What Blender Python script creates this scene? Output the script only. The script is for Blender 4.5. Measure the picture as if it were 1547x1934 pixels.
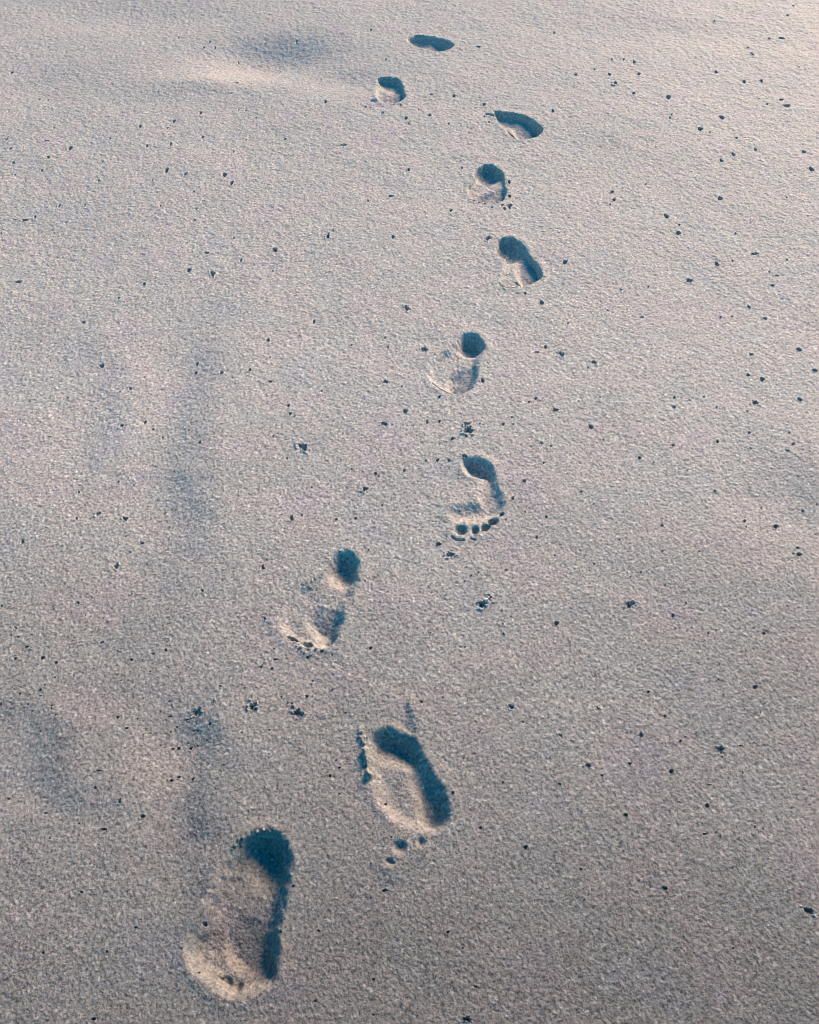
import bpy, math, random
import numpy as np

for _o in list(bpy.data.objects):
    bpy.data.objects.remove(_o)
C = bpy.context.scene.collection
R = math.radians

# ------------------------------------------------------------------ camera
EYE, PITCH = 1.40, R(50.0)            # camera height (m) and tilt below the horizon
PW, PH, F = 1547.0, 1934.0, 1550.0    # frame of the photograph and focal length in its pixels
cam_d = bpy.data.cameras.new("camera")
cam = bpy.data.objects.new("camera", cam_d); C.objects.link(cam)
cam.location = (0, 0, EYE)
cam.rotation_euler = (R(90) - PITCH, 0, 0)
cam_d.sensor_fit = 'VERTICAL'; cam_d.sensor_height = 24.0
cam_d.lens = 24.0 * F / PH
cam_d.clip_start = 0.02; cam_d.clip_end = 1000.0
bpy.context.scene.camera = cam

# ------------------------------------------------------------------ light
SUN_EL, SUN_AZ = R(24.0), R(32.0)     # low sun beyond the trail, to the right of the view
w = bpy.data.worlds.new("World"); bpy.context.scene.world = w; w.use_nodes = True
wn = w.node_tree.nodes; wl = w.node_tree.links; wn.clear()
sky = wn.new('ShaderNodeTexSky'); sky.sky_type = 'NISHITA'; sky.sun_disc = False
sky.sun_elevation = SUN_EL; sky.sun_rotation = SUN_AZ
sky.air_density = 1.0; sky.dust_density = 0.2; sky.ozone_density = 4.0
hs = wn.new('ShaderNodeHueSaturation'); hs.inputs['Saturation'].default_value = 1.9
hs.inputs['Hue'].default_value = 0.478
bg = wn.new('ShaderNodeBackground'); bg.inputs['Strength'].default_value = 0.115
out = wn.new('ShaderNodeOutputWorld')
wl.new(sky.outputs[0], hs.inputs['Color']); wl.new(hs.outputs[0], bg.inputs['Color'])
wl.new(bg.outputs[0], out.inputs['Surface'])

sun_d = bpy.data.lights.new("sun", 'SUN'); sun_d.energy = 5.0; sun_d.angle = R(28.0)
sun_d.color = (1.0, 0.745, 0.535)
sun = bpy.data.objects.new("sun", sun_d); C.objects.link(sun)
sun.rotation_euler = (R(90) - SUN_EL, 0, math.pi - SUN_AZ)
sun.location = (3, 5, 4)

bpy.context.scene.cycles.filter_width = 0.95
vs = bpy.context.scene.view_settings
vs.view_transform = 'Standard'; vs.look = 'None'; vs.gamma = 1.0; vs.use_curve_mapping = False
vs.exposure = 1.24

# ------------------------------------------------------------------ sand material (world coordinates, one continuous beach)
def sand_material():
    m = bpy.data.materials.new("sand"); m.use_nodes = True
    nt = m.node_tree; N = nt.nodes; L = nt.links; N.clear()
    o = N.new('ShaderNodeOutputMaterial'); p = N.new('ShaderNodeBsdfPrincipled')
    L.new(p.outputs[0], o.inputs['Surface'])
    geo = N.new('ShaderNodeNewGeometry')
    def noise(scale, detail=2.0, rough=0.55):
        n = N.new('ShaderNodeTexNoise'); n.inputs['Scale'].default_value = scale
        n.inputs['Detail'].default_value = detail; n.inputs['Roughness'].default_value = rough
        L.new(geo.outputs['Position'], n.inputs['Vector']); return n
    def ramp(src, stops):
        r = N.new('ShaderNodeValToRGB'); e = r.color_ramp.elements
        while len(e) < len(stops): e.new(0.5)
        for k, (pos, c) in enumerate(stops):
            e[k].position = pos; e[k].color = (c[0], c[1], c[2], 1)
        L.new(src, r.inputs[0]); return r
    def mix(kind, a, b, fac=1.0):
        x = N.new('ShaderNodeMix'); x.data_type = 'RGBA'; x.blend_type = kind
        x.inputs['Factor'].default_value = fac
        L.new(a, x.inputs['A']); L.new(b, x.inputs['B']); return x.outputs['Result']
    # broad mottling of the sand: pinkish, greenish and greyer areas
    hue = ramp(noise(6.0, 2.0).outputs['Fac'], [(0.30, (0.300, 0.264, 0.258)), (0.44, (0.308, 0.274, 0.250)),
                                                (0.56, (0.292, 0.272, 0.248)), (0.70, (0.290, 0.266, 0.258))])
    # single grains: dark minerals to pale quartz
    g1 = ramp(noise(170.0, 3.5, 0.9).outputs['Fac'], [(0.34, (0.28, 0.28, 0.29)), (0.455, (0.96, 0.96, 0.96)), (0.64, (1.5, 1.49, 1.48))])
    c = mix('MULTIPLY', hue.outputs[0], g1.outputs[0])
    v = N.new('ShaderNodeTexVoronoi'); v.inputs['Scale'].default_value = 210.0
    L.new(geo.outputs['Position'], v.inputs['Vector'])
    sep = N.new('ShaderNodeSeparateColor'); L.new(v.outputs['Color'], sep.inputs[0])
    q = ramp(sep.outputs[0], [(0.0, (0.72, 0.70, 0.70)), (0.12, (0.95, 0.95, 0.95)), (0.90, (1.04, 1.04, 1.03)), (0.97, (1.45, 1.45, 1.43))])
    c = mix('MULTIPLY', c, q.outputs[0])
    # light falloff towards the viewer, painted into the base colour, with an uneven boundary
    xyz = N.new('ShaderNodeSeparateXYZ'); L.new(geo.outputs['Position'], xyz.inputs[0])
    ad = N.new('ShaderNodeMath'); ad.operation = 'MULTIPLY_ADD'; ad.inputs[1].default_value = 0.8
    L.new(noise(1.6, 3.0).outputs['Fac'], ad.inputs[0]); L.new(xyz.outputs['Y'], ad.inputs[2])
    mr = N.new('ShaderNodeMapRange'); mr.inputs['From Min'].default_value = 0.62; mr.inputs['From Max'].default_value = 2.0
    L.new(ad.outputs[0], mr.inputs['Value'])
    light_falloff = ramp(mr.outputs[0], [(0.0, (0.43, 0.43, 0.435)), (0.62, (0.86, 0.86, 0.86)), (1.0, (1.0, 1.0, 1.0))])
    c = mix('MULTIPLY', c, light_falloff.outputs[0])
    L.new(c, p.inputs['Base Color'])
    p.inputs['Roughness'].default_value = 0.66
    p.inputs['Specular IOR Level'].default_value = 0.03
    b = N.new('ShaderNodeBump'); b.inputs['Strength'].default_value = 0.55; b.inputs['Distance'].default_value = 0.0016
    L.new(noise(420.0, 2.0, 0.6).outputs['Fac'], b.inputs['Height'])
    L.new(b.outputs[0], p.inputs['Normal'])
    return m
SAND = sand_material()

# ------------------------------------------------------------------ ground points under the photograph's picks
cP, sP = math.cos(PITCH), math.sin(PITCH)
def ground(px, py):
    u = (np.asarray(px, float) - PW / 2) / F; v = (np.asarray(py, float) - PH / 2) / F
    dy = cP - v * sP; dz = -sP - v * cP
    t = EYE / (-dz)
    return u * t, dy * t
def G2(pts):
    a = np.array(pts, float); x, y = ground(a[:, 0], a[:, 1]); return np.stack([x, y], 1)
def depth_z(y):                        # distance along the camera axis of a ground point
    return y * cP + EYE * sP
def radii(px, py, rx, ry):             # picture radii -> metres on the ground
    x0, y0 = ground(px - rx, py); x1, _ = ground(px + rx, py)
    _, ya = ground(px, py - ry); _, yb = ground(px, py + ry)
    return (x1 - x0) / 2, (ya - yb) / 2

# ------------------------------------------------------------------ noise
def _hash(ix, iy, seed):
    h = (ix.astype(np.int64) * 374761393 + iy.astype(np.int64) * 668265263 + seed * 1274126177) & 0xffffffff
    h = ((h ^ (h >> 13)) * 1274126177) & 0xffffffff
    h = ((h ^ (h >> 16)) * 2246822519) & 0xffffffff
    return ((h ^ (h >> 15)) & 0xffffff) / float(0xffffff) * 2 - 1
def vnoise(x, y, wl_, seed=0):
    x = x / wl_; y = y / wl_
    ix = np.floor(x); iy = np.floor(y); fx = x - ix; fy = y - iy
    fx = fx * fx * (3 - 2 * fx); fy = fy * fy * (3 - 2 * fy)
    a = _hash(ix, iy, seed); b = _hash(ix + 1, iy, seed); c = _hash(ix, iy + 1, seed); d = _hash(ix + 1, iy + 1, seed)
    return (a * (1 - fx) + b * fx) * (1 - fy) + (c * (1 - fx) + d * fx) * fy
def rnoise(x, y, wl_, seed=0):         # rotated so that the lattice does not show
    k = 0.61 + seed * 0.37; c, s = math.cos(k), math.sin(k)
    return vnoise(x * c - y * s + 11.3, x * s + y * c + 4.7, wl_, seed)
def sstep(t):
    t = np.clip(t, 0, 1); return t * t * (3 - 2 * t)

# ------------------------------------------------------------------ the grid of the beach: dense in front, coarser outwards
STEP = 1.4
ypx = np.arange(1990, -70, -STEP)
_, dm = ground(np.full_like(ypx, PW / 2), ypx)              # rows, near to far
far = [dm[-1]]; s = dm[-1] - dm[-2]
while far[-1] < 260: s *= 1.16; far.append(far[-1] + s)
near = [dm[0]]; s = dm[1] - dm[0]
while near[-1] > -60: s *= 1.25; near.append(near[-1] - s)
rows = np.concatenate([np.array(near[1:])[::-1], dm, np.array(far[1:])])
um = np.arange(-80, PW + 80, STEP) - PW / 2
side = [um[-1]]; s = STEP
while side[-1] < 60000: s *= 1.2; side.append(side[-1] + s)
side = np.array(side[1:])
cols = np.concatenate([-side[::-1] - (0), um, side]) / F
zr = np.maximum(depth_z(rows), depth_z(dm[0]))
X = (cols[None, :] * zr[:, None]); Y = np.repeat(rows[:, None], len(cols), 1)
NR, NC = X.shape
dx = np.gradient(X, axis=1); dyg = np.gradient(Y, axis=0)
SP = np.maximum(np.abs(dx), np.abs(dyg))                    # local spacing of the mesh
x = X.ravel(); y = Y.ravel(); sp = SP.ravel(); sx = np.abs(dx).ravel()
nv = x.size

# broad swells of the beach
Z = 0.0035 * rnoise(x, y, 0.42, 1) + 0.0016 * rnoise(x, y, 0.17, 2) + 0.012 * rnoise(x, y, 1.9, 3)
Z += 0.0007 * rnoise(x, y, 0.07, 4)
fade_far = 1 / (1 + (np.maximum(np.hypot(x, y - 2) - 6, 0) / 4) ** 2)
Z *= fade_far

def dist_poly(px_, py_, pts):
    """distance to a polyline and the signed side of its nearest segment (+ on the right of travel)"""
    best = np.full(px_.shape, 1e9); sgn = np.zeros(px_.shape)
    global ALONG
    ALONG = np.zeros(px_.shape); n_ = len(pts) - 1
    for j_, ((ax, ay), (bx, by)) in enumerate(zip(pts[:-1], pts[1:])):
        ux, uy = bx - ax, by - ay; l2 = ux * ux + uy * uy
        t = np.clip(((px_ - ax) * ux + (py_ - ay) * uy) / l2, 0, 1)
        ex = px_ - ax - t * ux; ey = py_ - ay - t * uy
        d = np.hypot(ex, ey); k = d < best
        best = np.where(k, d, best); ALONG = np.where(k, (j_ + t) / n_, ALONG); sgn = np.where(k, np.sign(ex * uy - ey * ux), sgn)
    return best, sgn

def near_idx(cx, cy, r):
    return np.nonzero((np.abs(x - cx) < r) & (np.abs(y - cy) < r))[0]

# old washed-out hollows
for (px, py, rx, ry, dep) in [(505, 106, 105, 34, 0.050), (660, 152, 70, 20, 0.014), (1475, 950, 95, 85, 0.008),
                              (1560, 870, 70, 70, -0.006), (70, 175, 120, 40, 0.012), (345, 1415, 55, 60, 0.006),
                              (240, 30, 190, 30, 0.014), (1250, 60, 200, 26, 0.008), (380, 158, 110, 18, -0.012)]:
    cx, cy = ground(px, py); ax, ay = radii(px, py, rx, ry)
    i = near_idx(cx, cy, 3.2 * max(ax, ay))
    q = ((x[i] - cx) / ax) ** 2 + ((y[i] - cy) / ay) ** 2
    Z[i] -= dep * np.exp(-q * 0.9)
# low banks: the sand stands a little higher on their right
for pts, A, wd, L_ in [([(450, 540), (405, 640), (362, 800), (345, 900), (372, 985), (335, 1080), (268, 1190), (225, 1340), (215, 1450)], 0.010, 0.06, 0.17),
                       ([(372, 1290), (395, 1400), (372, 1490), (392, 1590), (350, 1700), (322, 1800)], 0.008, 0.045, 0.10),
                       ([(215, 640), (205, 820), (160, 960)], 0.006, 0.05, 0.14),
                       ([(60, 1310), (110, 1420), (90, 1560)], 0.007, 0.04, 0.12)]:
    g = G2(pts); m = g.mean(0); i = near_idx(m[0], m[1], 2.2)
    d, sg = dist_poly(x[i], y[i], g)
    sd = d * -sg + 0.01 * rnoise(x[i], y[i], 0.06, 21)
    # polyline runs towards the viewer: its right-hand side in the picture is positive
    Z[i] += A * np.tanh(sd / wd) * np.exp(-(sd / L_) ** 2) * sstep((y[i] - g[:, 1].min()) / (0.3 * np.ptp(g[:, 1]))) * sstep((g[:, 1].max() - y[i]) / (0.3 * np.ptp(g[:, 1])))

# ------------------------------------------------------------------ footprints
def smooth_closed(pts, n=5):
    p = np.array(pts, float); k = len(p); o = []
    for i in range(k):
        p0, p1, p2, p3 = p[i - 1], p[i], p[(i + 1) % k], p[(i + 2) % k]
        for j in range(n):
            t = j / n
            o.append(0.5 * ((2 * p1) + (-p0 + p2) * t + (2 * p0 - 5 * p1 + 4 * p2 - p3) * t * t + (-p0 + 3 * p1 - 3 * p2 + p3) * t ** 3))
    return np.array(o)
def ell(cx, cy, rx, ry, rot=0, n=20):
    a = np.arange(n) / n * 2 * math.pi; c, s = math.cos(R(rot)), math.sin(R(rot))
    return [(cx + rx * math.cos(t) * c - ry * math.sin(t) * s, cy + rx * math.cos(t) * s + ry * math.sin(t) * c) for t in a]
def sdf(px_, py_, poly):
    d, _ = dist_poly(px_, py_, np.vstack([poly, poly[:1]]))
    ins = np.zeros(px_.shape, bool); k = len(poly)
    for i in range(k):
        ax, ay = poly[i]; bx, by = poly[(i + 1) % k]
        c = (ay > py_) != (by > py_)
        ins ^= c & (px_ < (bx - ax) * (py_ - ay) / (by - ay + 1e-12) + ax)
    return np.where(ins, -d, d)

# part, outline in picture coordinates, depth (cm), width of its wall (cm)
P, E = 'poly', 'ell'
FOOT = [
 dict(key="nearest footprint", axis=((506, 1585), (440, 1880)), big=1,
  label="deepest footprint, nearest the viewer, with black round heel and warm crumbly outer bank",
  comps=[("sole_print", P, [(458, 1596), (434, 1628), (408, 1680), (381, 1740), (361, 1774), (359, 1815), (378, 1840), (408, 1866), (430, 1880), (455, 1876), (503, 1862), (518, 1841), (521, 1795), (522, 1764), (532, 1723), (538, 1690), (545, 1650), (542, 1610), (520, 1580), (490, 1578)], 3.3, 3.2),
         ("heel_print", E, (508, 1624, 36, 47, 8), 4.6, 2.2), ("ball_print", E, (478, 1774, 44, 46, 0), 3.9, 3.0),
         ("toe_print", E, (508, 1834, 10, 17, 15), 2.7, 1.1), ("toe_print", E, (446, 1864, 8, 14, 25), 2.4, 0.8), ("toe_print", E, (420, 1848, 17, 9, 30), 2.1, 0.9)]),
 dict(key="second footprint", axis=((748, 1385), (775, 1612)), big=-1,
  label="second footprint from the viewer, blurred toes, cracked crust raised beside its heel",
  comps=[("sole_print", P, [(701, 1394), (733, 1379), (759, 1384), (781, 1397), (795, 1425), (811, 1455), (828, 1481), (840, 1511), (846, 1539), (835, 1563), (813, 1572), (780, 1568), (748, 1552), (724, 1524), (711, 1487), (696, 1451), (693, 1425)], 1.3, 3.0),
         ("heel_print", P, [(712, 1396), (733, 1384), (760, 1386), (782, 1400), (793, 1424), (780, 1440), (748, 1438), (722, 1428), (711, 1412)], 3.3, 1.9),
         ("ball_print", P, [(775, 1430), (793, 1425), (812, 1457), (830, 1484), (841, 1515), (842, 1542), (826, 1560), (806, 1545), (797, 1500), (782, 1462)], 2.4, 2.0),
         ("toe_print", E, (755, 1602, 13, 12, 0), 0.9, 1.0), ("toe_print", E, (794, 1594, 8, 10, 0), 0.7, 0.8), ("toe_print", E, (737, 1630, 9, 5, 25), 0.6, 0.5),
         ("scuff_mark", P, [(764, 1335), (778, 1348), (786, 1388), (756, 1390), (744, 1366)], 0.75, 1.8)],
  ridges=[("raised_crust", [(683, 1380), (688, 1400), (692, 1425), (694, 1445), (699, 1466)], 1.0, 0.55)]),
 dict(key="third footprint", axis=((650, 1045), (590, 1225)), big=1,
  label="third footprint from the viewer, round dark heel, pale arch and ochre outer edge",
  comps=[("sole_print", P, [(619, 1067), (600, 1088), (580, 1107), (560, 1124), (543, 1148), (531, 1171), (531, 1189), (548, 1206), (571, 1219), (600, 1223), (617, 1223), (632, 1208), (639, 1191), (647, 1162), (651, 1148), (668, 1120), (676, 1091), (668, 1062), (645, 1048)], 1.2, 2.6),
         ("heel_print", E, (650, 1074, 28, 30, 0), 3.6, 1.6), ("ball_print", E, (618, 1172, 29, 25, 0), 2.2, 1.9),
         ("toe_print", E, (621, 1210, 17, 11, -35), 2.0, 0.9), ("toe_print", E, (553, 1209, 11, 4, 20), 1.7, 0.5), ("toe_print", E, (580, 1219, 12, 6, 10), 1.6, 0.7)]),
 dict(key="five-toed footprint", soft_ball=True, axis=((905, 868), (893, 1015)), big=-1,
  label="footprint with five separate toe prints and a narrow curved outer edge",
  comps=[("heel_print", P, [(874, 870), (896, 867), (914, 872), (929, 886), (934, 902), (912, 905), (890, 899), (877, 888)], 2.9, 1.3),
         ("sole_print", P, [(915, 895), (934, 900), (940, 922), (948, 939), (951, 957), (945, 973), (927, 975), (912, 966), (903, 945), (905, 922)], 1.1, 2.4),
         ("ball_print", P, [(851, 968), (866, 960), (885, 956), (910, 955), (935, 965), (930, 976), (912, 982), (888, 985), (862, 982)], 1.1, 1.6),
         ("toe_print", E, (870, 1003, 12, 10, 0), 1.5, 0.7), ("toe_print", E, (897, 1003, 8, 8, 0), 1.3, 0.6), ("toe_print", E, (917, 998, 9, 6, -20), 1.5, 0.5),
         ("toe_print", E, (931, 986, 10, 7, -10), 1.6, 0.5), ("toe_print", E, (947, 972, 6, 4, -20), 1.2, 0.4)],
  grooves=[([(853, 1015), (861, 1020), (875, 1022)], 0.7, 0.22), ([(890, 1019), (898, 1021)], 0.5, 0.2)]),
 dict(key="fifth footprint", axis=((888, 632), (850, 742)), big=1,
  label="fifth footprint from the viewer, oval dark heel above a broad round ball",
  comps=[("sole_print", P, [(863, 651), (847, 664), (830, 674), (816, 691), (809, 708), (815, 722), (827, 732), (842, 740), (859, 744), (879, 741), (890, 734), (897, 722), (901, 708), (902, 691), (906, 677), (912, 665), (913, 650), (890, 633), (870, 638)], 1.05, 2.1),
         ("heel_print", E, (888.5, 650, 25, 18, 5), 3.8, 1.0), ("ball_print", P, [(852, 716), (872, 700), (896, 692), (901, 708), (896, 725), (880, 740), (860, 741)], 2.7, 2.4)],
  grooves=[([(816, 724), (829, 733), (844, 741), (852, 745)], 0.45, 0.22), ([(868, 742), (884, 739), (892, 732)], 0.6, 0.25)]),
 dict(key="sixth footprint", axis=((960, 450), (985, 543)), big=-1,
  label="sixth footprint from the viewer, deep dark heel and black slit along its toe edge",
  comps=[("heel_print", P, [(944, 454), (957, 450), (970, 453), (979, 462), (984, 476), (977, 487), (962, 491), (948, 488), (939, 479), (939, 464)], 3.8, 1.1),
         ("sole_print", P, [(975, 459), (989, 466), (999, 484), (1012, 497), (1021, 511), (1023, 521), (1013, 531), (999, 538), (985, 541), (962, 543), (949, 540), (945, 532), (950, 513), (955, 492)], 1.1, 1.0),
         ("ball_print", P, [(980, 468), (990, 470), (1000, 486), (1013, 499), (1021, 514), (1014, 529), (996, 534), (985, 520), (982, 498)], 2.6, 1.8)],
  grooves=[([(946, 537), (952, 541), (963, 543), (974, 541), (986, 541)], 1.4, 0.42), ([(976, 531), (986, 534)], 0.8, 0.4), ([(1010, 531), (1021, 523)], 0.9, 0.35)]),
 dict(key="seventh footprint", axis=((922, 311), (920, 382)), big=1,
  label="short seventh footprint from the viewer with lens-shaped dark heel and flat toe end",
  comps=[("sole_print", P, [(898, 322), (897, 336), (886, 350), (883, 360), (889, 371), (907, 379), (930, 382), (950, 378), (956, 365), (953, 345), (950, 326), (930, 311), (913, 311)], 1.4, 0.85),
         ("heel_print", P, [(899, 324), (913, 311), (930, 311), (949, 326), (936, 336), (921, 341), (904, 335)], 3.6, 1.1),
         ("ball_print", P, [(905, 374), (920, 363), (950, 352), (955, 365), (950, 377), (930, 381)], 3.0, 2.2)]),
 dict(key="eighth footprint", axis=((938, 212), (1000, 258)), big=-1,
  label="slanting eighth footprint from the viewer, a long deep hollow with pointed heel",
  comps=[("sole_print", P, [(934, 209), (958, 211), (987, 216), (1009, 226), (1025, 241), (1018, 252), (1004, 259), (978, 261), (967, 255), (950, 238), (940, 226)], 2.0, 0.9),
         ("heel_print", P, [(938, 212), (958, 213), (972, 219), (965, 231), (950, 232), (942, 224)], 3.2, 1.3),
         ("ball_print", P, [(968, 218), (988, 219), (1009, 229), (1022, 242), (1014, 252), (998, 257), (980, 245)], 3.6, 1.6)],
  grooves=[([(949, 235), (962, 243), (976, 251), (990, 259)], 0.7, 0.35), ([(918, 213), (932, 217)], 0.8, 0.5)]),
 dict(key="ninth footprint", axis=((728, 143), (738, 192)), big=1,
  label="blocky ninth footprint from the viewer with square blue shaded ball",
  comps=[("sole_print", P, [(714, 144), (744, 144), (757, 151), (762, 168), (765, 182), (755, 191), (735, 193), (715, 189), (711, 168), (716, 154)], 1.3, 0.8),
         ("heel_print", P, [(717, 144), (744, 144), (757, 152), (755, 164), (735, 163), (724, 159)], 3.0, 1.5),
         ("ball_print", P, [(720, 184), (738, 168), (758, 158), (763, 172), (764, 183), (754, 190), (735, 192)], 3.1, 2.0)],
  grooves=[([(702, 189), (713, 189)], 1.1, 0.7)]),
 dict(key="farthest footprint", axis=((775, 72), (850, 90)), big=-1,
  label="farthest footprint, a small blurred blue hollow lying aslant near the top edge",
  comps=[("sole_print", P, [(770, 71), (788, 66), (812, 68), (841, 74), (857, 84), (841, 93), (824, 95), (798, 89), (775, 80)], 2.0, 2.0),
         ("heel_print", P, [(774, 72), (792, 69), (806, 73), (802, 84), (786, 82)], 3.4, 2.2),
         ("ball_print", P, [(805, 73), (830, 75), (845, 83), (832, 92), (812, 90)], 3.6, 2.4)]),
]

HEEL_K, BALL_K, SOLE_K = 0.95, 1.15, 0.8
part_of = np.full(nv, -1, np.int32)      # which object / part a point of the beach belongs to
PARTS = []                               # (footprint number, part name)
GRAINK = np.ones(nv, np.float32)
for fi, ft in enumerate(FOOT):
    allp = []
    polys = []
    for nm, kind, spec, dep, wall in ft['comps']:
        pts = smooth_closed(spec, 4) if kind == P else ell(*spec)
        g = G2(pts); polys.append(g); allp.append(g)
    allg = np.vstack(allp); lo = allg.min(0) - 0.09; hi = allg.max(0) + 0.09
    i = np.nonzero((x > lo[0]) & (x < hi[0]) & (y > lo[1]) & (y < hi[1]))[0]
    xi, yi = x[i], y[i]
    edge = 0.0016 * rnoise(xi, yi, 0.010, 30 + fi) + 0.0022 * rnoise(xi, yi, 0.028, 50 + fi)
    ga = G2(ft['axis']); TOE = (ga[1] - ga[0]) / np.linalg.norm(ga[1] - ga[0])
    masks = []; sall = []
    s_u = np.full(i.size, 9.0); extra = np.zeros(i.size); acc = np.zeros(i.size)
    d_sole, w_sole = [(d_ / 100, w_ / 100) for n_, _, _, d_, w_ in ft['comps'] if n_ == 'sole_print'][0]
    for (nm, kind, spec, dep, wall), g in zip(ft['comps'], polys):
        s_ = sdf(xi, yi, g) + edge * (0.5 if nm == 'toe_print' else 1.0)
        sall.append(s_); masks.append((nm, s_ < 0.001))
        if nm in ('sole_print', 'heel_print') or (nm == 'ball_print' and not ft.get('soft_ball')):
            s_u = np.minimum(s_u, s_)
        if nm == 'heel_print':          # the heel lands deepest
            wd = 0.044
            extra += max(dep / 100 * HEEL_K - d_sole, 0.0) * sstep((-s_ + 0.40 * wd) / wd)
        elif nm == 'ball_print' and ft.get('soft_ball'):
            acc += (0.0085 * sstep((-s_ + 0.014) / 0.034)) ** 3.0
        elif nm == 'ball_print':        # the ball and toes dig in: the floor runs down towards the toe end
            wd = 0.026
            pr = (xi - g[:, 0].mean()) * TOE[0] + (yi - g[:, 1].mean()) * TOE[1]
            gp = (g - g.mean(0)) @ TOE
            tl = 0.10 + 1.1 * np.clip((pr - gp.min()) / (gp.max() - gp.min()), 0, 1)
            extra += max(dep / 100 * BALL_K - d_sole, 0.001) * tl * sstep((-s_ + 0.75 * wd) / wd)
        elif nm != 'sole_print':        # toes and scuffs are hollows of their own
            wl_m = wall / 100 * 1.5
            acc += (dep / 100 * 0.75 * sstep((-s_ + 0.25 * wl_m) / wl_m)) ** 3.0
    gate = sstep((-s_u + 0.28 * w_sole) / w_sole)
    main = gate * (d_sole * SOLE_K + extra)
    smin = np.minimum(s_u, np.min(np.array(sall), 0))
    dep_all = main + acc ** (1 / 3.0) * (1 - 0.45 * gate)
    # softly rounded rim pushed up round the print
    rim = 0.0016 * np.exp(-((smin - 0.010) / 0.012) ** 2) * (smin > -0.02)
    Z[i] += rim * (0.6 + 0.8 * np.abs(rnoise(xi, yi, 0.05, 70 + fi)))
    for pts, dcm, wcm in ft.get('grooves', []):
        d, _ = dist_poly(xi, yi, G2(pts))
        dep_all += dcm / 100 * np.exp(-(d / (wcm / 100)) ** 2)
    Z[i] -= dep_all
    # slumped, uneven floor
    k = sstep(dep_all / 0.012)
    Z[i] += k * (0.0011 * rnoise(xi, yi, 0.018, 90 + fi) + 0.0012 * rnoise(xi, yi, 0.04, 110 + fi))
    order = {'sole_print': 0, 'ball_print': 1, 'scuff_mark': 1, 'heel_print': 2, 'toe_print': 3}
    base = len(PARTS)
    for nm, mk in masks: PARTS.append((fi, nm))
    outer = dep_all > 0.0012
    part_of[i[outer]] = base + np.argmin(np.array(sall), 0)[outer]
    for j_ in sorted(range(len(masks)), key=lambda j: order[masks[j][0]]):
        part_of[i[masks[j_][1]]] = base + j_
    for nm, pts, hcm, wcm in ft.get('ridges', []):
        d, _ = dist_poly(xi, yi, G2(pts))
        d = np.maximum(d + 0.004 * rnoise(xi, yi, 0.009, 7), 0)
        hgt = hcm / 100 * np.exp(-(d / (wcm / 100)) ** 2) * (0.65 + 0.6 * rnoise(xi, yi, 0.012, 8))
        Z[i] += np.maximum(hgt, 0)
        part_of[i[(hgt > 0.0022) & (part_of[i] < 0)]] = len(PARTS); PARTS.append((fi, nm))

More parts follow.
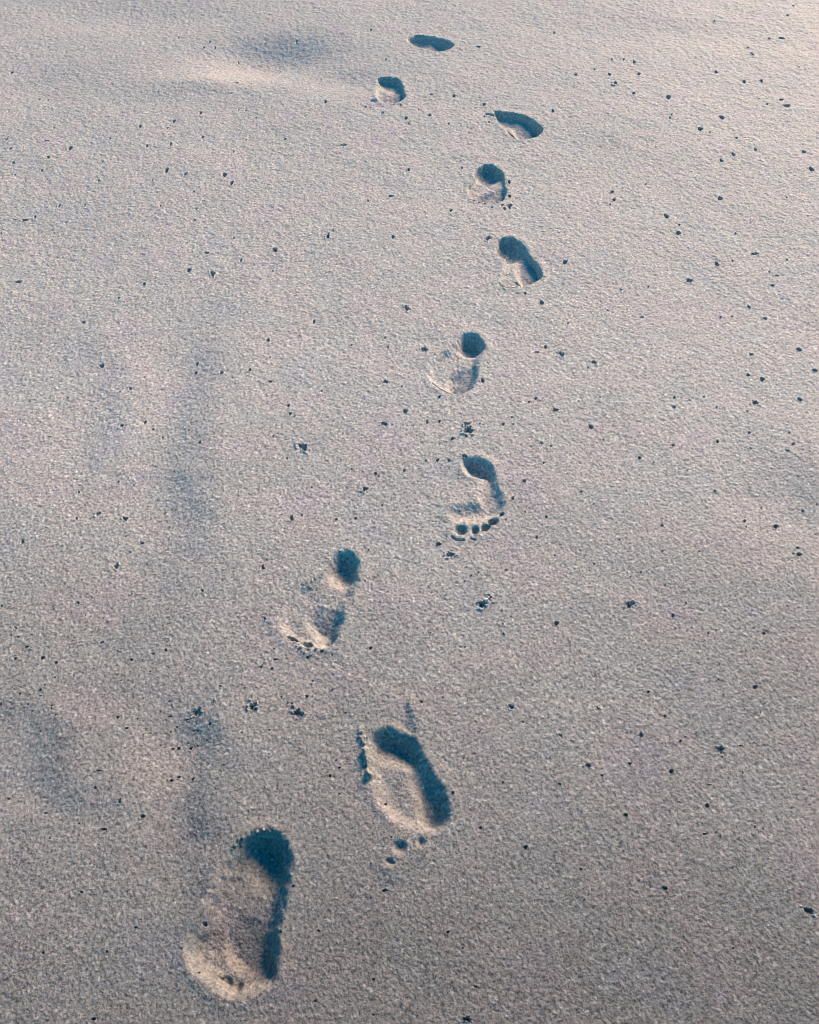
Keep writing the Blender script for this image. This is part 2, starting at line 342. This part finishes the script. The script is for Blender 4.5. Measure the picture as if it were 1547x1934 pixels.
# ------------------------------------------------------------------ small holes in the sand
T4, TB = 1547 / 400, 2.45
L_, M_, S_ = 4.8, 3.3, 2.1
HOLES_RAW = [
 (0, 0, T4, "82,531,M 280,711,S 347,718,S 392,937,S 47,1023,M 76,1096,M 344,1036,Mf 516,1096,L 98,1200,M 359,1165,M 310,1260,S 114,1291,S 190,1336,S 435,1516,M 622,1512,S 257,1593,M 186,1617,Lf 12,1716,S 1218,1257,L 1357,1284,M 1248,1062,M 1075,1077,M 1025,931,M 847,971,S 806,1019,S 893,828,S 1222,940,S 1271,888,M 1463,828,M 1480,1003,M 1485,330,S 1528,293,S 1117,1332,S 1421,1413,S 1175,1520,S 1435,1540,S 1370,1795,S 1513,1867,Mf 1300,272,S 752,1194,S 725,1332,S 1424,1624,S"),
 (400, 0, T4, "95,1289,L 145,1350,L 532,1017,M 962,1064,Lf 158,1112,S 247,1020,S 433,583,S 829,741,M 848,1743,Lr 885,1698,S 464,1845,L 216,1921,M 165,1758,S 1437,1244,M 1308,1438,Mf 1140,1477,S 1323,1742,M 1245,826,M 1418,862,M 1437,905,S 1510,797,S 1122,780,S 1380,762,S 195,795,S 245,798,S 185,390,S 487,440,S 618,274,S 1163,216,S 1270,428,S 185,610,S 323,858,S 20,325,S"),
 (800, 0, T4, "440,755,M 945,802,M 220,692,M 55,684,Mf 45,838,M 478,888,S 443,846,S 183,903,S 400,333,Mf 1112,535,M 1360,532,M 1403,599,M 1381,619,Mf 955,222,S 625,1325,M 628,1430,M 627,1506,Lr 590,1523,M 497,1518,S 199,1541,M 470,1748,Lr 1377,1393,M 1393,1452,M 1363,1490,S 1032,1917,L 280,1220,S 1250,495,S 1378,422,S 1464,421,S"),
 (1147, 0, T4, "198,440,M 232,531,M 193,677,M 447,704,L 470,833,S 458,857,S 838,851,L 680,936,L 948,1001,S 1083,1084,M 922,1121,M 836,1165,M 1438,1102,M 1495,1231,L 828,1437,L 435,1569,L 522,1689,L 1083,1834,Lf 806,1912,L 1172,751,S 1313,763,Lf 1273,719,Mf 1003,584,M 1127,579,M 797,516,M 1062,383,M 1028,333,Mf 1278,265,Lf 1187,265,S 784,137,S 530,1630,S 942,1688,S 1320,1880,S 920,1887,S 1315,1431,S 283,1334,S 750,961,S 1362,30,S 1318,100,S"),
 (0, 500, T4, "139,137,Lf 1384,65,L 1060,165,M 618,442,M 747,750,L 1441,734,M 1433,797,M 955,919,M 880,942,S 498,979,S 220,1012,S 152,1147,S 319,1222,Sf 893,1183,M 1060,1157,M 1187,1265,S 1464,1319,M 578,1669,M 621,1760,S 718,1828,Lr 915,1856,Lr 562,1864,M 977,1613,S 867,1593,S 1227,775,S 1060,833,S 373,718,S 1118,1206,S 875,268,S 1350,1527,S"),
 (400, 500, T4, "12,90,Lr 1425,332,Lr 748,432,M 415,578,M 75,817,M 283,798,M 430,875,Mf 1268,862,Lr 1413,1077,L 1260,1167,Lr 562,1048,M 574,1106,M 605,1122,S 667,1342,Xr 450,1270,S 803,936,S 1120,1648,Lr 1020,1503,S 1405,1511,M 1195,1533,M 1217,1550,S 730,1634,S 583,1865,Lr 908,1868,M 1050,1858,M 1243,1766,S 1265,545,S 1288,617,S 1018,600,S 550,1426,S 1316,1175,S 1387,898,S 430,701,S 445,62,S 513,1837,S 657,1838,S 955,1241,S"),
 (800, 500, T4, "862,278,L 741,211,M 1055,420,S 1442,173,S 5,625,Lr 890,595,M 828,635,Mf 1008,648,Lr 1247,706,Lr 1200,745,S 430,850,L 112,971,M 820,974,M 768,1000,S 962,1058,Lr 1290,965,S 25,1153,Mr 115,1147,M 580,1166,M 654,1163,S 643,1115,S 208,1277,Mr 1224,1178,L 1315,1271,S 862,1306,Mr 930,1323,S 298,1403,Lr 185,1434,Mr 100,1434,Mr 15,1440,S 734,1583,M 650,1711,M 895,1843,M 742,1806,S 1150,1660,S 1243,1746,S 600,1865,S 410,1160,S 875,1448,S 1348,322,S 315,1165,Lr 325,1212,Xr 310,1255,Mr"),
 (1147, 500, T4, "605,95,Lr 257,370,Mf 302,150,S 1190,33,S 1245,60,Mf 1212,133,Mf 1042,289,M 918,360,S 833,366,S 1160,374,M 1408,604,L 1525,754,Lf 1057,641,Mr 1036,790,M 1138,823,L 1412,970,L 1087,996,Lr 493,959,M 490,1029,M 709,958,S 602,980,S 800,1032,S 1028,1058,S 1043,1215,M 1333,1218,S 1362,1302,M 1322,1348,Mf 1053,1326,S 808,1282,M 483,1311,M 340,1440,S 237,1405,M 790,1645,M 1440,1777,M 1240,1893,Lr 1008,1860,M 1020,1902,S 400,1904,M 1135,1755,S 1540,1732,S"),
 (0, 1000, T4, "172,103,Lr 849,272,Lr 1035,97,Mf 948,165,S 917,50,S 1295,402,S 1485,467,Mr 960,470,S 572,543,Mr 623,633,S 20,572,M 122,735,Mr 90,784,S 203,870,Mf 120,957,M 318,950,L 415,983,M 743,832,Mr 863,897,S 965,963,M 1125,922,Mf 1217,899,M 1046,968,S 542,1076,S 404,1090,S 330,1150,S 302,1183,M 302,1226,S 228,1219,S 112,1182,S 155,1213,S 15,1287,M 212,1288,S 245,1335,S 383,1300,S 383,1322,S 888,1115,S 1103,1053,S 868,1387,M 930,1465,Mf 1245,1370,Mf 1365,1395,M 1102,1495,S 1290,1445,S 1245,1480,S 1258,1598,M 1300,1593,M 1390,1593,Mr 1172,1577,S 915,1610,S 730,1777,Mf 1250,1832,M 1410,1828,M 1305,1805,Mr 1050,1245,S 1240,1265,S 1330,1468,S 1440,1470,S 1413,1470,S 1535,1430,M 1368,1555,S 1440,1578,S 1010,1395,S 318,1833,S 1178,1337,S 300,1480,S 10,1178,S 138,800,S 240,780,S 415,1368,S 1440,1345,Xr"),
 (400, 1000, T4, "375,293,Lr 403,237,S 390,665,Mr 1160,873,M 65,1155,S 18,1262,Mr 222,1503,S 305,1310,Xr 625,1352,Xr 585,1288,Mr 695,1230,M 362,1018,Mr 440,1030,M 465,960,Mf 655,908,S 700,945,M 805,900,M 880,925,S 455,885,S 1530,1265,M 978,1345,S 425,1480,S 932,1748,M 863,1808,M 907,1695,S 1120,388,S 1190,358,S 1145,155,S 880,1180,S 510,1237,S 97,1742,S 740,1117,S"),
 (800, 1000, T4, "825,57,M 108,112,Lr 188,190,Xr 960,188,S 398,320,S 345,345,S 298,385,S 602,300,S 480,497,Lr 430,552,Xr 510,545,S 570,597,S 583,770,Mr 578,695,S 970,687,L 1505,550,Xr 48,761,S 790,1143,S 638,1303,Lr 1272,1310,Mr 140,1235,S 405,1487,S 997,1512,Mr 1200,1728,Lr 1300,1803,M 992,1866,Mr 1502,1715,M 1247,253,S 300,865,S 210,1930,S 575,1855,S 1430,75,S 725,1415,S"),
 (1147, 1000, T4, "1397,122,Mr 1407,172,L 1363,166,S 480,627,M 1145,760,M 737,759,S 1077,1155,L 418,1368,M 245,1505,Lr 822,1615,Xr 973,1582,Mf 465,1772,L 532,1550,M 567,1518,S 743,1868,Mf 575,540,S 497,722,S 403,158,S 673,160,S 243,313,S 168,345,S 810,1098,S 1147,1273,S 298,1190,M 818,985,S 985,1782,S 1115,1337,S 1068,1560,S 422,408,S"),
 (0, 1434, TB, "462,62,Mf 447,142,M 557,203,Lr 40,185,M 215,255,Mf 662,268,L 485,328,Lf 380,618,M 632,783,M 655,745,S 497,895,M 203,900,M 437,1205,L 945,760,L 920,988,M 235,372,S 370,303,S"),
 (400, 1434, TB, "803,207,M 378,593,M 798,612,Lr 495,798,M 480,1123,Mf 748,1022,M 830,368,S 735,490,S 590,165,S 748,1186,S 320,803,M"),
 (800, 1434, TB, "135,163,M 470,413,L 933,262,L 725,513,M 262,323,M 112,803,M 180,878,S 200,1205,Xr 740,655,S 512,657,S 395,785,S 367,112,S 240,1055,Mr 345,875,S"),
 (1147, 1434, TB, "460,218,L 265,600,L 928,705,Xr 680,318,M 718,325,S 520,360,S 450,348,Mf 500,342,S 580,878,S 740,463,S"),
]
rng = random.Random(5)
HOLES = []
for ox, oy, sc, txt in HOLES_RAW:
    for tok in txt.split():
        a, b, k = tok.split(',')
        px, py = ox + float(a) / sc, oy + float(b) / sc
        r = {'X': 7.6, 'L': L_, 'M': M_, 'S': S_}[k[0]]
        shape = k[1:] or 'o'
        HOLES.append([px, py, r * rng.uniform(0.92, 1.1), k[0], shape])
HOLES.sort(key=lambda h: -h[2])
N_SINGLE = 285
hole_base = len(PARTS)
HOLE_POS = []
Yrow0 = len(near) - 1
for hi_, (px, py, r, cls, shape) in enumerate(HOLES):
    r *= 0.80
    ry = r * (0.45 if shape == 'f' else 0.85); rx = r * (1.45 if shape == 'f' else 1.0)
    cx, cy = ground(px, py); ax, ay = radii(px, py, rx, ry)
    HOLE_POS.append((float(cx), float(cy), ax, ay))
    reach = 3.2
    # rows / columns of the grid near the hole
    r0 = np.searchsorted(rows, cy - reach * ay); r1 = np.searchsorted(rows, cy + reach * ay)
    rr = np.arange(r0, r1)
    ii = []
    for q in rr:
        c0 = np.searchsorted(cols, (cx - reach * ax) / zr[q]); c1 = np.searchsorted(cols, (cx + reach * ax) / zr[q])
        ii.append(q * NC + np.arange(c0, c1))
    i = np.concatenate(ii)
    ex = (x[i] - cx) / ax; ey = (y[i] - cy) / ay
    th = np.arctan2(ey, ex); d = np.hypot(ex, ey)
    ph = rng.uniform(0, 6.28); am = 0.30 if shape == 'r' else 0.13
    d = d / (1 + am * np.sin(2 * th + ph) + am * 0.8 * np.sin(3 * th + 2.1 * ph) + (am * 0.6 * np.sin(7 * th + ph) if shape == 'r' else 0))
    deep = ax * {'X': 1.5, 'L': 2.3, 'M': 2.5, 'S': 2.6}[cls] * (0.8 if shape == 'f' else 1)
    prof = 1 - sstep((d - 0.45) / 0.75)
    if shape == 'r':
        prof = prof * (0.75 + 0.5 * rnoise(x[i], y[i], ax * 0.7, 17))
        Z[i] += 0.30 * ax * np.exp(-((d - 1.55) / 0.45) ** 2) * np.maximum(rnoise(x[i], y[i], ax * 0.8, 19), 0) * 1.6
    Z[i] -= deep * prof
    Z[i] += 0.08 * ax * np.exp(-((d - 1.5) / 0.35) ** 2)
    sel = i[d < 1.12]
    if hi_ < N_SINGLE:
        part_of[sel[part_of[sel] < 0]] = hole_base + hi_
        inside = sel[(part_of[sel] >= 0) & (part_of[sel] < hole_base)]
        part_of[inside] = hole_base + hi_
    else:
        part_of[sel[part_of[sel] < 0]] = hole_base + N_SINGLE

# ------------------------------------------------------------------ grain of the sand, as fine as the mesh can carry
for wl_m, sd_ in [(0.0025, 201), (0.0038, 202), (0.0062, 203), (0.0105, 204), (0.017, 205)]:
    ratio = wl_m / np.maximum(sx, 1e-6)
    k = sstep((ratio - 1.5) / 1.0) / (1 + (ratio / 4.2) ** 3)
    Z += 0.15 * wl_m * k * rnoise(x, y, wl_m, sd_)
Z += 0.0004 * sstep((0.034 / np.maximum(sp, 1e-6) - 1.6)) * rnoise(x, y, 0.034, 206)

# ------------------------------------------------------------------ cut the beach into the sand, the prints and the holes
q = np.arange(NR * NC).reshape(NR, NC)
FA = np.stack([q[:-1, :-1], q[:-1, 1:], q[1:, 1:], q[1:, :-1]], -1).reshape(-1, 4)
pf = part_of[FA]
votes = (pf >= 0).sum(1)
face_id = np.where(votes >= 2, pf.max(1), -1)
V3 = np.stack([x, y, Z], 1)

def mesh_from(name, faces, origin=(0, 0, 0)):
    used, inv = np.unique(faces, return_inverse=True)
    me = bpy.data.meshes.new(name)
    co = (V3[used] - np.array(origin)).astype(np.float32)
    me.vertices.add(len(used)); me.vertices.foreach_set('co', co.ravel())
    nf = len(faces)
    me.loops.add(nf * 4); me.loops.foreach_set('vertex_index', inv.astype(np.int32).ravel())
    me.polygons.add(nf); me.polygons.foreach_set('loop_start', np.arange(0, nf * 4, 4, dtype=np.int32))
    me.polygons.foreach_set('use_smooth', np.zeros(nf, bool))
    me.update(calc_edges=True)
    me.materials.append(SAND)
    return me
def link(name, me, loc=(0, 0, 0), parent=None):
    o = bpy.data.objects.new(name, me); C.objects.link(o); o.location = loc
    if parent is not None: o.parent = parent
    return o

sand = link("sand", mesh_from("sand", FA[face_id < 0]))
sand['kind'] = 'structure'; sand['label'] = "grey-beige beach sand with fine grain and soft washed-out hollows"

srt = np.argsort(face_id, kind='stable'); ids = face_id[srt]
def faces_of(k):
    a, b = np.searchsorted(ids, k), np.searchsorted(ids, k + 1)
    return FA[srt[a:b]]

roots = []
for fi, ft in enumerate(FOOT):
    (hx, hy), (tx, ty) = ft['axis']
    mx, my = ground((hx + tx) / 2, (hy + ty) / 2)
    e = bpy.data.objects.new("footprint", None); C.objects.link(e)
    e.location = (mx, my, 0); e.empty_display_size = 0.05
    e['label'] = ft['label']; e['category'] = "footprint"; e['group'] = "bare footprints in a trail across the sand"
    roots.append(e)
for k, (fi, nm) in enumerate(PARTS):
    fc = faces_of(k)
    if len(fc) == 0: continue
    o = roots[fi].location
    link(nm, mesh_from(nm, fc, (o.x, o.y, 0)), (0, 0, 0), roots[fi])

# ------------------------------------------------------------------ labels of the holes: told by size, shape and the nearest footprint
frames = []
for ft in FOOT:
    (h, t) = ft['axis']; g = G2([h, t]); ax_ = g[1] - g[0]; ln = np.linalg.norm(ax_); ax_ = ax_ / ln
    big = np.array([1.0, 0]) * ft['big']
    big = big - ax_ * big.dot(ax_); big /= np.linalg.norm(big)
    frames.append((g.mean(0), ax_, big))
ADJ = {'X': 'biggest-size', 'L': 'large', 'M': 'middling', 'S': 'tiny'}
SHP = {'o': 'round', 'f': 'slit-like', 'r': 'ragged'}
def hole_text(i):
    cx, cy, _, _ = HOLE_POS[i]; p = np.array([cx, cy])
    fi = int(np.argmin([np.linalg.norm(p - f[0]) for f in frames]))
    c, a, b = frames[fi]; v = p - c
    ang = math.degrees(math.atan2(v.dot(b), v.dot(a)))
    o = int(((ang + 22.5) % 360) // 45)
    side_ = ["before toes", "off big toe", "on inner side", "inside heel", "behind heel", "outside heel", "on outer side", "off little toe"][o]
    dist = np.linalg.norm(v) / 0.24
    n = max(int(round(dist * 2)), 1)
    base = f"{ADJ[HOLES[i][3]]} {SHP[HOLES[i][4]]} dark hole " + (f"close {side_}" if n == 1 else f"{n / 2:g} foot-lengths {side_}") + f" of the {FOOT[fi]['key']}"
    return base, dist
texts = {}
for i in range(min(N_SINGLE, len(HOLES))):
    b_, d_ = hole_text(i); texts.setdefault(b_, []).append((d_, i))
ORD = ["nearest", "second", "third", "fourth", "fifth", "sixth", "seventh", "eighth"]
label_of = {}
for b_, lst in texts.items():
    lst.sort()
    for k, (d_, i) in enumerate(lst):
        if len(lst) == 1: label_of[i] = b_
        elif len(lst) == 2: label_of[i] = b_ + (", the nearer" if k == 0 else ", the farther")
        else: label_of[i] = b_ + f", {ORD[min(k, 7)]} out"
for i in range(min(N_SINGLE, len(HOLES))):
    fc = faces_of(hole_base + i)
    if len(fc) == 0: continue
    cx, cy, _, _ = HOLE_POS[i]
    o = link("sand_hole", mesh_from("sand_hole", fc, (cx, cy, 0)), (cx, cy, 0))
    o['label'] = label_of[i]; o['category'] = "hole"; o['group'] = "small holes scattered over the sand"
fc = faces_of(hole_base + N_SINGLE)
if len(fc):
    o = link("pinholes", mesh_from("pinholes", fc)); o['kind'] = 'stuff'
    o['label'] = "sprinkle of the tiniest pinholes all over the sand"; o['category'] = "pinholes"

# ------------------------------------------------------------------ crumbs of sand lying about the disturbed spots
def height_at(px_, py_):
    r_ = int(np.clip(np.searchsorted(rows, py_), 1, NR - 1)); c_ = int(np.clip(np.searchsorted(cols, px_ / zr[r_]), 1, NC - 1))
    return float(Z.reshape(NR, NC)[r_, c_])
import bmesh
def crumb_mesh(seed):
    bm = bmesh.new(); bmesh.ops.create_icosphere(bm, subdivisions=3, radius=1.0)
    rg = np.random.RandomState(seed); off = rg.uniform(0, 50)
    for v in bm.verts:
        p = v.co
        n = vnoise(np.array([p.x * 1.0 + off]), np.array([p.y + p.z * 1.7]), 0.8, seed)[0]
        n2 = vnoise(np.array([p.x + p.z + off]), np.array([p.y * 1.3 - p.z]), 0.33, seed + 5)[0]
        v.co = p * (1 + 0.28 * n + 0.13 * n2)
        v.co.z *= 0.75
    me = bpy.data.meshes.new("sand_crumb"); bm.to_mesh(me); bm.free(); me.materials.append(SAND); return me
CRUMB = [crumb_mesh(k) for k in range(6)]
CLUSTERS = [
 ("crumb of sand at the ragged holes behind the five-toed footprint", [(880, 799, 3.2), (889, 806, 3.5), (877, 812, 3), (891, 815, 3), (882, 822, 3.2), (874, 803, 2)]),
 ("crumb of sand on the rim of the ragged pit in the shallow bluish trough", [(380, 1338, 4), (383, 1346, 4), (370, 1340, 3), (355, 1362, 3), (362, 1356, 2.5)]),
 ("crumb of sand by the single pit midway between third and nearest footprints", [(474, 1326, 4), (486, 1341, 4.2), (469, 1337, 3), (481, 1331, 3)]),
 ("crumb of sand by the double pit midway between third and nearest footprints", [(548, 1334, 4), (556, 1336, 4), (566, 1341, 3.5), (573, 1350, 4), (553, 1349, 3), (545, 1330, 2.5)]),
 ("crumb of sand at the double pit before the toes of the five-toed footprint", [(905, 1142, 4), (916, 1136, 4), (923, 1128, 3.6), (918, 1145, 3), (930, 1140, 2.6)]),
 ("crumb of sand spilled behind the black heel of the nearest footprint", [(446, 1600, 4.5), (453, 1590, 4), (462, 1586, 4.2), (472, 1580, 3.6), (487, 1574, 4), (499, 1571, 4), (441, 1608, 3.5), (510, 1572, 3.2), (458, 1597, 3)]),
 ("crumb of sand pushed up before the toes of the third footprint", [(546, 1212, 3.5), (556, 1216, 3.5), (569, 1226, 4), (584, 1229, 3.6), (598, 1228, 4), (561, 1224, 3), (576, 1236, 3), (612, 1230, 2.6), (588, 1239, 3)]),
 ("crumb of sand on the cracked crust beside the second footprint", [(684, 1386, 4), (680, 1394, 3.5), (689, 1408, 3.6), (686, 1420, 4), (691, 1434, 3.6), (688, 1447, 3.4), (693, 1396, 3)]),
 ("crumb of sand kicked up round the toes of the ninth footprint", [(700, 203, 2.2), (722, 213, 2.4), (745, 196, 2.2), (766, 222, 2.4), (758, 199, 2)]),
 ("crumb of sand along the toe edge of the seventh footprint", [(905, 382, 2.2), (917, 384, 2.4), (940, 383, 2.4), (950, 387, 2.6), (958, 391, 2.4), (896, 378, 2)]),
]
rg = random.Random(11)
for label, pts in CLUSTERS:
    for (px, py, rp) in pts:
        cx, cy = ground(px, py); r = rp * depth_z(cy) / F * 0.78
        o = bpy.data.objects.new("sand_crumb", rg.choice(CRUMB)); C.objects.link(o)
        o.location = (cx, cy, height_at(cx, cy) + 0.35 * r)
        o.scale = (r * rg.uniform(0.85, 1.25), r * rg.uniform(0.85, 1.2), r * rg.uniform(0.7, 1.0))
        o.rotation_euler = (rg.uniform(-0.4, 0.4), rg.uniform(-0.4, 0.4), rg.uniform(0, 6.28))
        o['label'] = label; o['category'] = "crumb"; o['group'] = label.replace("crumb", "crumbs", 1)
